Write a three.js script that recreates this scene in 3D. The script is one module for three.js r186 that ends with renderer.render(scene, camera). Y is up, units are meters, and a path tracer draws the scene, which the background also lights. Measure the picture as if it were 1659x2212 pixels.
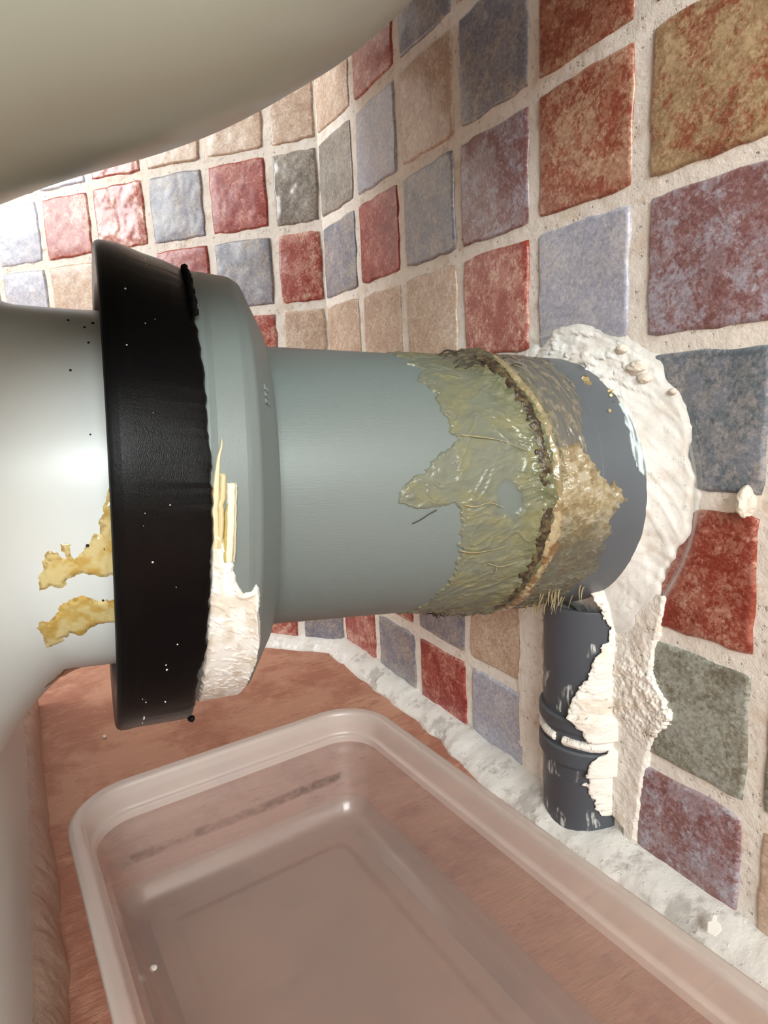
import * as THREE from 'three';
import { mergeGeometries } from 'three/addons/utils/BufferGeometryUtils.js';
import { RoundedBoxGeometry } from 'three/addons/geometries/RoundedBoxGeometry.js';
import { RectAreaLightUniformsLib } from 'three/addons/lights/RectAreaLightUniformsLib.js';
import { FontLoader } from 'three/addons/loaders/FontLoader.js';
import { TextGeometry } from 'three/addons/geometries/TextGeometry.js';

// ---------------------------------------------------------------- camera, sky, large lights, exposure
const scene = new THREE.Scene();
const camera = new THREE.PerspectiveCamera(77.63, 1659 / 2212, 0.01, 20);
camera.position.set(0.4857, 0.2188, 0.2265);
camera.rotation.set(-0.17883, 1.06355, -0.04502, 'YXZ');
scene.add(camera);
scene.background = new THREE.Color(0.75, 0.85, 1.0);
const renderer = new THREE.WebGLRenderer({ antialias: true });
renderer.toneMapping = THREE.LinearToneMapping;
renderer.toneMappingExposure = 1.06;
renderer.shadowMap.enabled = true;
RectAreaLightUniformsLib.init();
const ROOM = { x0: -0.905, x1: 1.5, z1: 1.8, h: 2.3, t: 0.12 };
const WIN = [ // frosted bathroom windows: axis of the wall they are in, wall position, span along the wall, y range, colour, light power, glow
  { name: 'window_1', axis: 'x', at: ROOM.x1, y: [0.48, 1.10], s: [0.10, 0.95], dir: -1, color: [0.93, 1.0, 1.0], power: 16.5, glow: 1.6 },
  { name: 'window_2', axis: 'z', at: ROOM.z1, y: [0.65, 1.55], s: [-0.75, 0.1], dir: -1, color: [0.92, 0.97, 1.0], power: 13, glow: 1.8 },
];
for (const w of WIN) {
  const l = new THREE.RectAreaLight(new THREE.Color().setRGB(...w.color), w.power, w.s[1] - w.s[0] - 0.08, w.y[1] - w.y[0] - 0.08), m = (w.s[0] + w.s[1]) / 2, p = w.at + w.dir * 0.012, y = (w.y[0] + w.y[1]) / 2;
  l.name = 'window_light';
  if (w.axis === 'x') { l.position.set(p, y, m); l.lookAt(p + w.dir, y, m); } else { l.position.set(m, y, p); l.lookAt(m, y, p + w.dir); }
  scene.add(l);
}
const FILL_LAMP = { x: 0.75, z: 0.95, r: 0.16, color: [1.0, 0.97, 0.93], power: 8.0 };  // unseen ceiling lamp, added to brighten the walls
{
  const l = new THREE.RectAreaLight(new THREE.Color().setRGB(...FILL_LAMP.color), FILL_LAMP.power, FILL_LAMP.r * 1.7, FILL_LAMP.r * 1.7);
  l.name = 'added_ceiling_lamp_light';
  l.position.set(FILL_LAMP.x, ROOM.h - 0.085, FILL_LAMP.z);
  l.lookAt(FILL_LAMP.x, 0, FILL_LAMP.z);
  scene.add(l);
}

// ---------------------------------------------------------------- helpers
const U = 0.06, MM = 0.001;
function rng(seed) { let a = seed >>> 0; return () => { a = (a + 0x6d2b79f5) | 0; let t = Math.imul(a ^ (a >>> 15), 1 | a); t = (t + Math.imul(t ^ (t >>> 7), 61 | t)) ^ t; return ((t ^ (t >>> 14)) >>> 0) / 4294967296; }; }
const R0 = rng(7);
function hash(x, y, s) { let h = Math.imul(x, 374761393) + Math.imul(y, 668265263) + Math.imul(s, 2147483647 ^ 0x5bd1e995); h = Math.imul(h ^ (h >>> 13), 1274126177); h ^= h >>> 16; return (h >>> 0) / 4294967295; }
const fade = (t) => t * t * (3 - 2 * t);
function vnoise(x, y, s = 0, px = 0, py = px) { // value noise 0..1, optionally periodic
  const ix = Math.floor(x), iy = Math.floor(y), fx = fade(x - ix), fy = fade(y - iy);
  const m = (v, p) => (p ? ((v % p) + p) % p : v);
  const a = hash(m(ix, px), m(iy, py), s), b = hash(m(ix + 1, px), m(iy, py), s), c = hash(m(ix, px), m(iy + 1, py), s), d = hash(m(ix + 1, px), m(iy + 1, py), s);
  return a + (b - a) * fx + (c - a) * fy + (a - b - c + d) * fx * fy;
}
function fbm(x, y, s = 0, oct = 4) { let v = 0, a = 0.5, n = 0; for (let i = 0; i < oct; i++) { v += a * vnoise(x, y, s + i * 17); n += a; a *= 0.5; x *= 2.03; y *= 2.03; } return v / n; }
const clamp = (x, a = 0, b = 1) => Math.min(b, Math.max(a, x));
const smooth = (a, b, x) => { const t = clamp((x - a) / (b - a)); return t * t * (3 - 2 * t); };
const lerp = (a, b, t) => a + (b - a) * t;
function table(T, x) { // piecewise linear, T sorted by first entry
  if (x <= T[0][0]) return T[0][1];
  for (let i = 1; i < T.length; i++) if (x <= T[i][0]) { const [x0, y0] = T[i - 1], [x1, y1] = T[i]; return y0 + ((y1 - y0) * (x - x0)) / (x1 - x0); }
  return T[T.length - 1][1];
}
const lin = (c) => { c /= 255; return c <= 0.04045 ? c / 12.92 : ((c + 0.055) / 1.055) ** 2.4; };
const rgb = (r, g, b) => new THREE.Color().setRGB(lin(r), lin(g), lin(b));
const lrgb = (c) => [lin(c[0]), lin(c[1]), lin(c[2])];
const mix3 = (a, b, t) => [lerp(a[0], b[0], t), lerp(a[1], b[1], t), lerp(a[2], b[2], t)];
function sdf(P, x, y) { // signed distance to a polygon, positive inside
  let d = 1e9, inside = false;
  for (let i = 0, j = P.length - 1; i < P.length; j = i++) {
    const [xi, yi] = P[i], [xj, yj] = P[j], ex = xj - xi, ey = yj - yi, wx = x - xi, wy = y - yi, t = clamp((wx * ex + wy * ey) / (ex * ex + ey * ey + 1e-9));
    d = Math.min(d, Math.hypot(wx - ex * t, wy - ey * t));
    if (yi > y !== yj > y && x < ((xj - xi) * (y - yi)) / (yj - yi) + xi) inside = !inside;
  }
  return inside ? d : -d;
}
const used = {};
const numbered = (n) => { const k = used[n] = (used[n] ?? -1) + 1; return k ? `${n}_${String(k).padStart(3, '0')}` : n; };
function mesh(name, g, m) { const o = new THREE.Mesh(g, m); o.name = name; o.castShadow = o.receiveShadow = true; return o; }
function thing(name, label, category, base = [0, 0, 0], group) {
  const o = new THREE.Group(); o.name = numbered(name); o.position.set(...base); scene.add(o);
  o.userData = { label, category }; if (group) o.userData.group = group;
  o.part = (n, g, m, lab, parent) => { g.translate(-base[0], -base[1], -base[2]); const p = mesh(n, g, m); if (lab) p.userData.label = lab; (parent ?? o).add(p); return p; };
  return o;
}
function structure(name, label) { const o = new THREE.Group(); o.name = name; o.userData = { kind: 'structure' }; if (label) o.userData.label = label; scene.add(o); o.part = (n, g, m, lab) => { const p = mesh(n, g, m); if (lab) p.userData.label = lab; o.add(p); return p; }; return o; }
const box = (x0, x1, y0, y1, z0, z1) => { const g = new THREE.BoxGeometry(x1 - x0, y1 - y0, z1 - z0); g.translate((x0 + x1) / 2, (y0 + y1) / 2, (z0 + z1) / 2); return g; };
// surface grid: f(i, j) -> [x, y, z] metres; optional colour, uv; keep(i, j) drops hidden cells
function grid(nu, nv, f, { color, uv, keep, wrapU } = {}) {
  const pos = [], col = [], tex = [], idx = [];
  for (let j = 0; j <= nv; j++) for (let i = 0; i <= nu; i++) {
    pos.push(...f(i / nu, j / nv, i, j));
    if (color) col.push(...color(i / nu, j / nv, i, j));
    tex.push(...(uv ? uv(i / nu, j / nv) : [i / nu, j / nv]));
  }
  const at = (i, j) => j * (nu + 1) + (wrapU && i === nu ? 0 : i);
  for (let j = 0; j < nv; j++) for (let i = 0; i < nu; i++) {
    if (keep && !keep(i, j)) continue;
    const a = at(i, j), b = at(i + 1, j), c = at(i + 1, j + 1), d = at(i, j + 1);
    idx.push(a, b, c, a, c, d);
  }
  const g = new THREE.BufferGeometry();
  g.setAttribute('position', new THREE.Float32BufferAttribute(pos, 3));
  g.setAttribute('uv', new THREE.Float32BufferAttribute(tex, 2));
  if (color) g.setAttribute('color', new THREE.Float32BufferAttribute(col, 4));
  g.setIndex(idx); g.computeVertexNormals();
  return g;
}
// a lump laid on a surface: h(u, v) in mm (below 0 = under the surface), at(u, v, h) -> point
function lump([u0, u1, nu], [v0, v1, nv], h, at, color) {
  const H = [];
  for (let j = 0; j <= nv; j++) for (let i = 0; i <= nu; i++) H.push(h(lerp(u0, u1, i / nu), lerp(v0, v1, j / nv)));
  const q = (i, j) => H[j * (nu + 1) + i];
  return grid(nu, nv, (a, b, i, j) => at(lerp(u0, u1, a), lerp(v0, v1, b), Math.max(q(i, j), -0.6)), {
    color: color && ((a, b, i, j) => color(lerp(u0, u1, a), lerp(v0, v1, b), q(i, j))),
    uv: (a, b) => [lerp(u0, u1, a) * MM, lerp(v0, v1, b) * MM],
    keep: (i, j) => Math.max(q(i, j), q(i + 1, j), q(i, j + 1), q(i + 1, j + 1)) > -0.25,
  });
}
function tube(points, radius, seg = 12, sides = 6, taper = 1) {
  const c = new THREE.CatmullRomCurve3(points.map((p) => new THREE.Vector3(...p))), g = new THREE.TubeGeometry(c, seg, radius, sides, false);
  if (taper < 1) { const P = g.attributes.position; for (let i = 0; i < P.count; i++) { const k = Math.floor(i / (sides + 1)) / seg, ctr = c.getPointAt(Math.min(1, k)), s = lerp(1, taper, k); P.setXYZ(i, ctr.x + (P.getX(i) - ctr.x) * s, ctr.y + (P.getY(i) - ctr.y) * s, ctr.z + (P.getZ(i) - ctr.z) * s); } g.computeVertexNormals(); }
  return g;
}
// ---------------------------------------------------------------- textures
function texture(n, size, f, srgb = true) {
  const d = new Uint8Array(n * n * 4);
  for (let y = 0; y < n; y++) for (let x = 0; x < n; x++) { const c = f(x / n, y / n, x, y), k = (y * n + x) * 4; d[k] = clamp(c[0], 0, 255); d[k + 1] = clamp(c[1], 0, 255); d[k + 2] = clamp(c[2], 0, 255); d[k + 3] = 255; }
  const t = new THREE.DataTexture(d, n, n); t.wrapS = t.wrapT = THREE.RepeatWrapping; t.magFilter = THREE.LinearFilter; t.minFilter = THREE.LinearMipmapLinearFilter; t.generateMipmaps = true;
  if (srgb) t.colorSpace = THREE.SRGBColorSpace;
  t.repeat.set(1 / size, 1 / size); t.needsUpdate = true; return t;
}
function field(n, base, oct, seed, gain = 0.55, sx = 1) { // periodic fbm, normalised 0..1
  const F = new Float32Array(n * n); let lo = 9, hi = -9;
  for (let y = 0; y < n; y++) for (let x = 0; x < n; x++) {
    let v = 0, a = 1, p = base;
    for (let o = 0; o < oct; o++) { v += a * vnoise((x / n) * p * sx, (y / n) * p, seed + o * 31, p * sx, p); a *= gain; p *= 2; }
    F[y * n + x] = v; lo = Math.min(lo, v); hi = Math.max(hi, v);
  }
  for (let i = 0; i < F.length; i++) F[i] = (F[i] - lo) / (hi - lo);
  return F;
}
const TN = 1024, TS = 0.13; // tile glaze texture: 16 cm square
const FA = field(TN, 10, 7, 101, 0.78), FB = field(TN, 14, 6, 202, 0.8), FC = field(TN, 96, 3, 303, 0.85), FD = field(TN, 5, 3, 404, 0.5);
function glaze(base, blot, pale, amount, spread = 0.08, shift = 0) {
  spread *= 0.62;
  const o = Math.floor(shift * TN);
  return texture(TN, TS, (u, v, x, y) => {
    const k = y * TN + x, k2 = ((y + o) % TN) * TN + ((x + o * 3) % TN);
    const a = smooth(0.5 - spread - amount * 0.2, 0.5 + spread - amount * 0.2, 1 - FA[k2] * 0.7 - FC[k] * 0.3), b = smooth(0.48, 0.62, FB[k2] * 0.72 + FC[k2] * 0.28);
    let c = mix3(base, blot, a * 0.85); c = mix3(c, pale, b * 0.75 * (1 - a * 0.5));
    const s = (FC[k2] - 0.5) * 56 + (FD[k] - 0.5) * 10;
    return [c[0] + s, c[1] + s, c[2] + s];
  });
}
const GLAZE = {
  R: glaze([186, 126, 112], [152, 64, 54], [212, 178, 160], 0.2, 0.14, 0.1),
  L: glaze([178, 179, 194], [164, 167, 184], [194, 191, 194], -0.1, 0.2, 0.2),
  B: glaze([200, 176, 154], [182, 154, 134], [212, 196, 180], -0.1, 0.2, 0.3),
  G: glaze([150, 148, 154], [126, 128, 142], [176, 164, 152], 0.0, 0.18, 0.4),
  U: glaze([176, 134, 112], [146, 78, 60], [194, 160, 132], 0.1, 0.14, 0.5),
  T: glaze([168, 142, 110], [146, 84, 64], [186, 162, 126], -0.25, 0.16, 0.6),
  M: glaze([160, 140, 146], [136, 94, 92], [172, 170, 184], 0.05, 0.12, 0.7),
  O: glaze([148, 149, 138], [120, 114, 100], [166, 168, 160], -0.2, 0.14, 0.8),
  E: glaze([132, 136, 146], [104, 114, 122], [156, 150, 148], 0.0, 0.14, 0.9),
  D: glaze([166, 84, 74], [136, 48, 44], [194, 142, 126], 0.05, 0.16, 0.15),
  F: glaze([164, 98, 82], [142, 64, 50], [192, 152, 136], 0.1, 0.12, 0.25),
  K: glaze([150, 143, 134], [126, 119, 112], [168, 160, 150], 0.0, 0.18, 0.35),
};
const rippleF = field(512, 7, 3, 515, 0.45);
const RIPPLE = texture(512, 0.11, (u, v, x, y) => { const h = rippleF[y * 512 + x] * 255; return [h, h, h]; }, false);
const grainF = field(1024, 40, 5, 616, 0.75), grainG = field(1024, 12, 5, 617, 0.6);
const GRAIN = texture(1024, 0.1, (u, v, x, y) => { const k = y * 1024 + x, pit = smooth(0.26, 0.18, grainF[k]); const h = 150 * grainG[k] + 90 * grainF[k] - pit * 120; return [h, h, h]; }, false);
const FINE = texture(512, 0.03, (u, v, x, y) => { const h = hash(x, y, 3) * 90 + 165 * vnoise(x / 3, y / 3, 5, 171); return [h, h, h]; }, false);
const GROUTMAP = texture(1024, 0.1, (u, v, x, y) => {
  const k = y * 1024 + x, pit = smooth(0.22, 0.15, grainF[k]) * 0.8, st = smooth(0.55, 0.85, grainG[k]);
  let c = mix3([238, 231, 222], [222, 208, 192], st * 0.8); c = mix3(c, [120, 98, 82], pit * 0.7); const s = (grainF[k] - 0.5) * 22; return [c[0] + s, c[1] + s, c[2] + s];
});
const CAULKMAP = texture(1024, 0.1, (u, v, x, y) => {
  const k = y * 1024 + x, st = smooth(0.5, 0.85, grainG[k]); let c = mix3([238, 237, 232], [218, 208, 196], st * 0.6); const s = (grainF[k] - 0.5) * 20; return [c[0] + s, c[1] + s, c[2] + s];
});
const dirtF = field(1024, 9, 6, 717, 0.72);
const DIRTYCAULK = texture(1024, 0.09, (u, v, x, y) => {
  const k = y * 1024 + x, d = smooth(0.48, 0.8, dirtF[k]), e = smooth(0.72, 0.86, grainF[k]); let c = mix3([230, 227, 222], [164, 158, 152], d * 0.6); c = mix3(c, [92, 80, 74], e * 0.5 * d); return c;
});
const floorA = field(1024, 6, 6, 818, 0.68), floorB = field(1024, 16, 5, 819, 0.7, 4);
const FLOORMAP = texture(1024, 0.22, (u, v, x, y) => {
  const k = y * 1024 + x, a = floorA[k], b = floorB[k]; let c = mix3([196, 146, 122], [170, 114, 92], smooth(0.35, 0.75, a)); c = mix3(c, [214, 158, 128], smooth(0.62, 0.85, b) * 0.6); c = mix3(c, [144, 90, 70], smooth(0.3, 0.14, b) * 0.6); return c;
});
const FLOORBUMP = texture(1024, 0.22, (u, v, x, y) => { const k = y * 1024 + x, h = 255 * (0.6 * floorB[k] + 0.4 * floorA[k]); return [h, h, h]; }, false);

// ---------------------------------------------------------------- materials
const std = (o) => new THREE.MeshStandardMaterial(o), phys = (o) => new THREE.MeshPhysicalMaterial(o);
const M = {
  grout: std({ map: GROUTMAP, bumpMap: GRAIN, bumpScale: 0.0007, roughness: 0.85 }),
  mortar: std({ map: GROUTMAP, bumpMap: GRAIN, bumpScale: 0.0009, roughness: 0.8 }),
  caulk: phys({ map: CAULKMAP, bumpMap: GRAIN, bumpScale: 0.0003, roughness: 0.42 }),
  dirtyCaulk: phys({ map: DIRTYCAULK, bumpMap: GRAIN, bumpScale: 0.0006, roughness: 0.45 }),
  floor: std({ map: FLOORMAP, bumpMap: FLOORBUMP, bumpScale: 0.0012, roughness: 0.6 }),
  paint: std({ color: rgb(226, 220, 210), roughness: 0.9 }),
  ceramic: phys({ color: rgb(216, 223, 222), roughness: 0.32, ior: 1.5 }),
  bowl: phys({ color: rgb(166, 175, 163), roughness: 0.28, ior: 1.5 }),  // white ceramic toned down: the underside's shade is put into this colour
  greyPlastic: std({ color: rgb(111, 121, 119), roughness: 0.42, bumpMap: FINE, bumpScale: 0.00003 }),
  darkPlastic: std({ color: rgb(91, 96, 101), roughness: 0.4, bumpMap: FINE, bumpScale: 0.00003 }),
  stub: std({ color: rgb(76, 80, 87), roughness: 0.38, bumpMap: FINE, bumpScale: 0.00003 }),
  rubber: phys({ color: rgb(5, 5, 6), specularIntensity: 0.27, roughness: 0.27, bumpMap: FINE, bumpScale: 0.00005 }),
  rubberRough: phys({ color: rgb(7, 7, 7), specularIntensity: 0.3, roughness: 0.6 }),
  film: phys({ vertexColors: true, transparent: true, roughness: 0.16, ior: 1.45 }),
  wet: phys({ vertexColors: true, roughness: 0.14, ior: 1.46, clearcoat: 0.6, clearcoatRoughness: 0.06 }),
  grit: phys({ vertexColors: true, transparent: true, roughness: 0.36, ior: 1.45 }),
  matte: std({ vertexColors: true, transparent: true, roughness: 0.65 }),
  string: phys({ color: rgb(190, 178, 138), roughness: 0.25, transmission: 0.35 }),
  fibre: std({ color: rgb(62, 52, 38), roughness: 0.7 }),
  foil: std({ color: rgb(220, 200, 150), metalness: 0.7, roughness: 0.3 }),
  white: std({ color: rgb(236, 233, 226), roughness: 0.5 }),
  crumb: std({ color: rgb(222, 212, 198), roughness: 0.85 }),
  strip: std({ vertexColors: true, roughness: 0.45 }),
  dark: std({ color: rgb(30, 26, 24), roughness: 0.8 }),
  box: phys({ color: rgb(226, 214, 208), roughness: 0.22, transmission: 0.82, thickness: 0, ior: 1.49 }),
  edge: phys({ color: rgb(220, 208, 202), roughness: 0.45, transmission: 0.85, thickness: 0, ior: 1.49 }),
  base: phys({ color: rgb(212, 198, 190), roughness: 0.42, transmission: 0.7, thickness: 0, ior: 1.49 }),
  lip: phys({ color: rgb(232, 222, 216), roughness: 0.3, transmission: 0.6, thickness: 0, ior: 1.49 }),
  frosted: std({ color: rgb(235, 238, 240), roughness: 0.5, emissive: new THREE.Color(0.9, 0.96, 1), emissiveIntensity: 1.2 }),
  frame: std({ color: rgb(238, 238, 236), roughness: 0.4 }),
};
const tileMat = {};
for (const k in GLAZE) tileMat[k] = phys({ map: GLAZE[k], bumpMap: RIPPLE, bumpScale: 0.0007, roughness: 0.3, ior: 1.5 });
const tileGloss = {};
for (const k in GLAZE) tileGloss[k] = phys({ map: GLAZE[k], bumpMap: RIPPLE, bumpScale: 0.0013, roughness: 0.2, ior: 1.52 });

// ---------------------------------------------------------------- the pipe's own axes
const A = [257.139, 174.113, 0], D = new THREE.Vector3(-0.18, 0.0698, 0.98119).normalize();
const E1 = new THREE.Vector3(1, 0, 0).addScaledVector(D, -D.x).normalize(), E2 = new THREE.Vector3().crossVectors(D, E1);
const onAxis = (r, deg, s) => { const t = (deg * Math.PI) / 180, c = r * Math.cos(t), n = r * Math.sin(t); return [(A[0] + D.x * s + E1.x * c + E2.x * n) * MM, (A[1] + D.y * s + E1.y * c + E2.y * n) * MM, (A[2] + D.z * s + E1.z * c + E2.z * n) * MM]; };
// surface of revolution round the pipe axis; profile(deg) -> [[r, s], ...] in mm
function revolve(profile, n = 128) {
  const first = profile(0), m = first.length - 1, cache = [];
  for (let i = 0; i <= n; i++) cache.push(profile((180 + (i / n) * 360) % 360));
  return grid(n, m, (a, b, i, j) => onAxis(cache[i % n][j][0], 180 + (i / n) * 360, cache[i % n][j][1]), { wrapU: true, uv: (a, b) => [a * 0.4, b * m * 0.01] });
}
// rounded polyline: inserts fillets at corners, so that edges catch light
function fillet(P, r = 0.8, n = 3) {
  const out = [P[0]];
  for (let i = 1; i < P.length - 1; i++) {
    const [a, b, c] = [P[i - 1], P[i], P[i + 1]], la = Math.hypot(a[0] - b[0], a[1] - b[1]), lc = Math.hypot(c[0] - b[0], c[1] - b[1]), k = Math.min(r, la * 0.45, lc * 0.45);
    const p = [b[0] + ((a[0] - b[0]) / la) * k, b[1] + ((a[1] - b[1]) / la) * k], q = [b[0] + ((c[0] - b[0]) / lc) * k, b[1] + ((c[1] - b[1]) / lc) * k];
    for (let t = 0; t <= n; t++) { const u = t / n; out.push([(1 - u) ** 2 * p[0] + 2 * u * (1 - u) * b[0] + u * u * q[0], (1 - u) ** 2 * p[1] + 2 * u * (1 - u) * b[1] + u * u * q[1]]); }
  }
  out.push(P[P.length - 1]); return out;
}
const RP = 56.7, RD = 58.4;

// ---------------------------------------------------------------- setting: floor, walls, ceiling
const PHI = 0.717, LD = [-Math.cos(PHI), Math.sin(PHI)], LN = [Math.sin(PHI), Math.cos(PHI)]; // left wall: direction away from the corner, normal into the room
{
  const f = structure('floor');
  const s = new THREE.Shape([[0, 0], [ROOM.x1, 0], [ROOM.x1, ROOM.z1], [ROOM.x0, ROOM.z1], [ROOM.x0, 0.787]].map(([x, z]) => new THREE.Vector2(x, -z)));
  const g = new THREE.ExtrudeGeometry(s, { depth: 0.1, bevelEnabled: false }); g.rotateX(-Math.PI / 2); g.translate(0, -0.1, 0);
  f.part('floor_covering', g, M.floor, 'mottled terracotta floor covering');
  const c = structure('ceiling'); const gc = new THREE.ExtrudeGeometry(s, { depth: 0.1, bevelEnabled: false }); gc.rotateX(-Math.PI / 2); gc.translate(0, ROOM.h, 0);
  c.part('plasterboard', gc, M.paint);
}
const rowTop = (j) => (6.908 - j) * U; // height of grout line j
// tile: an uneven glazed tablet, top face towards +z
function tileGeometry(w, h, seed, cut) {
  const r = rng(seed), n = 10, ox = r(), oy = r(), ph = [r() * 9, r() * 9, r() * 9, r() * 9], pos = [], uv = [], idx = [];
  const ring = (t, z, rr) => { // superellipse-like outline at inset t
    const out = [];
    for (let i = 0; i < n * 4; i++) {
      const side = Math.floor(i / n), k = (i % n) / n * 2 - 1; let x, y;
      if (side === 0) { x = k; y = -1; } else if (side === 1) { x = 1; y = k; } else if (side === 2) { x = -k; y = 1; } else { x = -1; y = -k; }
      const wob = (vnoise(k * 3.2 + ph[side] * 10, seed % 97, 5) - 0.5) * 0.0015;
      const c = Math.max(0, Math.abs(x) + Math.abs(y) - 1.72) * 0.55; // round the corners
      let X = x * (w / 2 - t) * (1 - c * 0.16), Y = y * (h / 2 - t) * (1 - c * 0.16);
      if (side % 2 === 0) Y += wob * y * rr; else X += wob * x * rr;
      out.push([X, Y, z]);
    }
    return out;
  };
  const T = 0.0019, rings = [ring(-0.0003, -0.002, 1), ring(-0.0002, T * 0.35, 1), ring(0.0005, T * 0.85, 1), ring(0.0016, T, 0.9), ring(Math.min(w, h) * 0.16, T * 1.06, 0.4), ring(Math.min(w, h) * 0.32, T * 1.08, 0.1)];
  for (const q of rings) for (const p of q) pos.push(...p);
  pos.push(0, 0, T * 1.08);
  const m = n * 4;
  for (let k = 0; k < rings.length - 1; k++) for (let i = 0; i < m; i++) { const a = k * m + i, b = k * m + (i + 1) % m; idx.push(a, b, b + m, a, b + m, a + m); }
  const c0 = rings.length * m, last = (rings.length - 1) * m;
  for (let i = 0; i < m; i++) idx.push(last + i, last + (i + 1) % m, c0);
  if (cut) for (let i = 0; i < pos.length; i += 3) cut(pos, i);
  for (let i = 0; i < pos.length; i += 3) uv.push(pos[i] + ox * TS, pos[i + 1] + oy * TS);
  const g = new THREE.BufferGeometry();
  g.setAttribute('position', new THREE.Float32BufferAttribute(pos, 3)); g.setAttribute('uv', new THREE.Float32BufferAttribute(uv, 2)); g.setIndex(idx); g.computeVertexNormals();
  return g;
}
const GAP = 0.0074;
const anyKind = (r) => 'RLBGUBMORGLB'[Math.floor(r() * 12)];
const wallRight = structure('wall_right', 'wall of small mottled tiles that the soil pipe enters'), wallLeft = structure('wall_left', 'wall of small mottled glossy tiles beyond the pipe');
{
  const extent = 0.62, top = rowTop(-4);
  // masonry behind the tiles, then a grout bed with a slightly uneven face
  wallRight.part('masonry', box(-0.06, ROOM.x1 + ROOM.t, 0, ROOM.h, -ROOM.t, -0.002), M.paint);
  wallRight.part('grout', grid(250, 230, (a, b) => { const x = a * extent, y = b * top; return [x, y, 0.0007 + 0.0011 * (fbm(x * 110, y * 110, 3, 3) - 0.5)]; }, { uv: (a, b) => [a * extent, b * top] }), M.grout, 'cream grout');
  const len = Math.hypot(ROOM.x0, 0.787), mas = box(-0.06, len + 0.06, 0, ROOM.h, -ROOM.t, -0.002);
  const toLeft = new THREE.Matrix4().makeBasis(new THREE.Vector3(-LD[0], 0, -LD[1]), new THREE.Vector3(0, 1, 0), new THREE.Vector3(LN[0], 0, LN[1])); // local -x runs away from the corner
  mas.scale(-1, 1, 1); mas.index.array.reverse(); mas.computeVertexNormals(); mas.applyMatrix4(toLeft);
  wallLeft.part('masonry', mas, M.paint);
  const gl = grid(200, 200, (a, b) => { const x = (a - 1) * 0.6, y = b * top; return [x, y, 0.0007 + 0.0011 * (fbm(x * 110 + 70, y * 110, 3, 3) - 0.5)]; }, { uv: (a, b) => [a * 0.6, b * top] });
  gl.applyMatrix4(toLeft); wallLeft.part('grout', gl, M.grout, 'cream grout');
  const wallTurn = Math.atan2(LN[0], LN[1]);
  // right wall: column i from corner, row j between grout lines j and j + 1
  const KR = { '-1': 'BRGR', 0: 'KLBGUD', 1: 'GDGMUT', 2: 'BBBRLM', 3: 'BRGU.E', 4: 'LBRB.F', 5: 'BRGB.O', 6: 'RGDL.M' };
  const glossR = new Set();
  for (let j = -4; j <= 6; j++) for (let i = 0; i < 10; i++) {
    if (i === 4 && j >= 3) continue; // the pipes stand here
    const r = rng(1000 + i * 37 + (j + 9) * 101), kind = KR[j]?.[i] ?? anyKind(r);
    if (kind === '.') continue;
    let x0 = i === 0 ? 0 : (0.007 + i) * U, x1 = (1.007 + i) * U, y1 = rowTop(j), y0 = Math.max(rowTop(j + 1), 0.001);
    let gx = GAP / 2 + (i === 5 && j >= 3 ? 0 : 0), xl = x0 + gx, xr = x1 - gx;
    if (i === 0) xl = 0.0026;
    if (i === 5) xl += 0.0018; if (i === 3 && j >= 4) xr -= 0.004;
    if (i === 5 && j >= 4) xl += j === 4 ? 0.006 : 0.003;
    let yb = y0 + GAP / 2, yt = y1 - GAP / 2;
    const w = xr - xl, h = yt - yb, cx = (xl + xr) / 2 + (r() - 0.5) * 0.0006, cy = (yb + yt) / 2 + (r() - 0.5) * 0.0008;
    const cut = Math.hypot(cx - 0.257, cy - 0.174) < 0.12 ? (p, k) => { const dx = p[k] + cx - 0.257, dy = p[k + 1] + cy - 0.174, d = Math.hypot(dx, dy), m = 0.0605; if (d < m) { p[k] += (dx / d) * (m - d); p[k + 1] += (dy / d) * (m - d); } } : null;
    const t = wallRight.part(numbered('tile'), tileGeometry(w, h, 11 + i * 13 + (j + 9) * 7, cut), tileMat[kind]);
    t.position.set(cx, cy, 0); t.rotation.set((r() - 0.5) * 0.02, (r() - 0.5) * 0.02, (r() - 0.5) * 0.02);
  }
  // left wall
  const KL = { '-1': 'BBBRLG', 0: 'KDGRRL', 1: 'RGDGBL', 2: 'BRBGRB', 6: 'GRGBRL' };
  for (let j = -4; j <= 6; j++) for (let i = 0; i < 9; i++) {
    const r = rng(5000 + i * 41 + (j + 9) * 103), kind = KL[j]?.[i] ?? anyKind(r);
    const t0 = i === 0 ? 0.0026 : (i - 0.273) * U + GAP / 2, t1 = (i + 0.727) * U - GAP / 2, yb = Math.max(rowTop(j + 1), 0.001) + GAP / 2, yt = rowTop(j) - GAP / 2;
    const c = (t0 + t1) / 2, cy = (yb + yt) / 2 + (r() - 0.5) * 0.001;
    const gloss = (i === 0 && j === 0) || (i === 3 && j <= 0) || (j < -1 && r() < 0.2);
    const t = wallLeft.part(numbered('tile'), tileGeometry(t1 - t0, yt - yb, 401 + i * 13 + (j + 9) * 7), (gloss ? tileGloss : tileMat)[kind]);
    t.position.set(LD[0] * c, cy, LD[1] * c); t.rotation.set((r() - 0.5) * 0.03, wallTurn + (r() - 0.5) * 0.03, (r() - 0.5) * 0.02, 'YXZ');
  }
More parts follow.
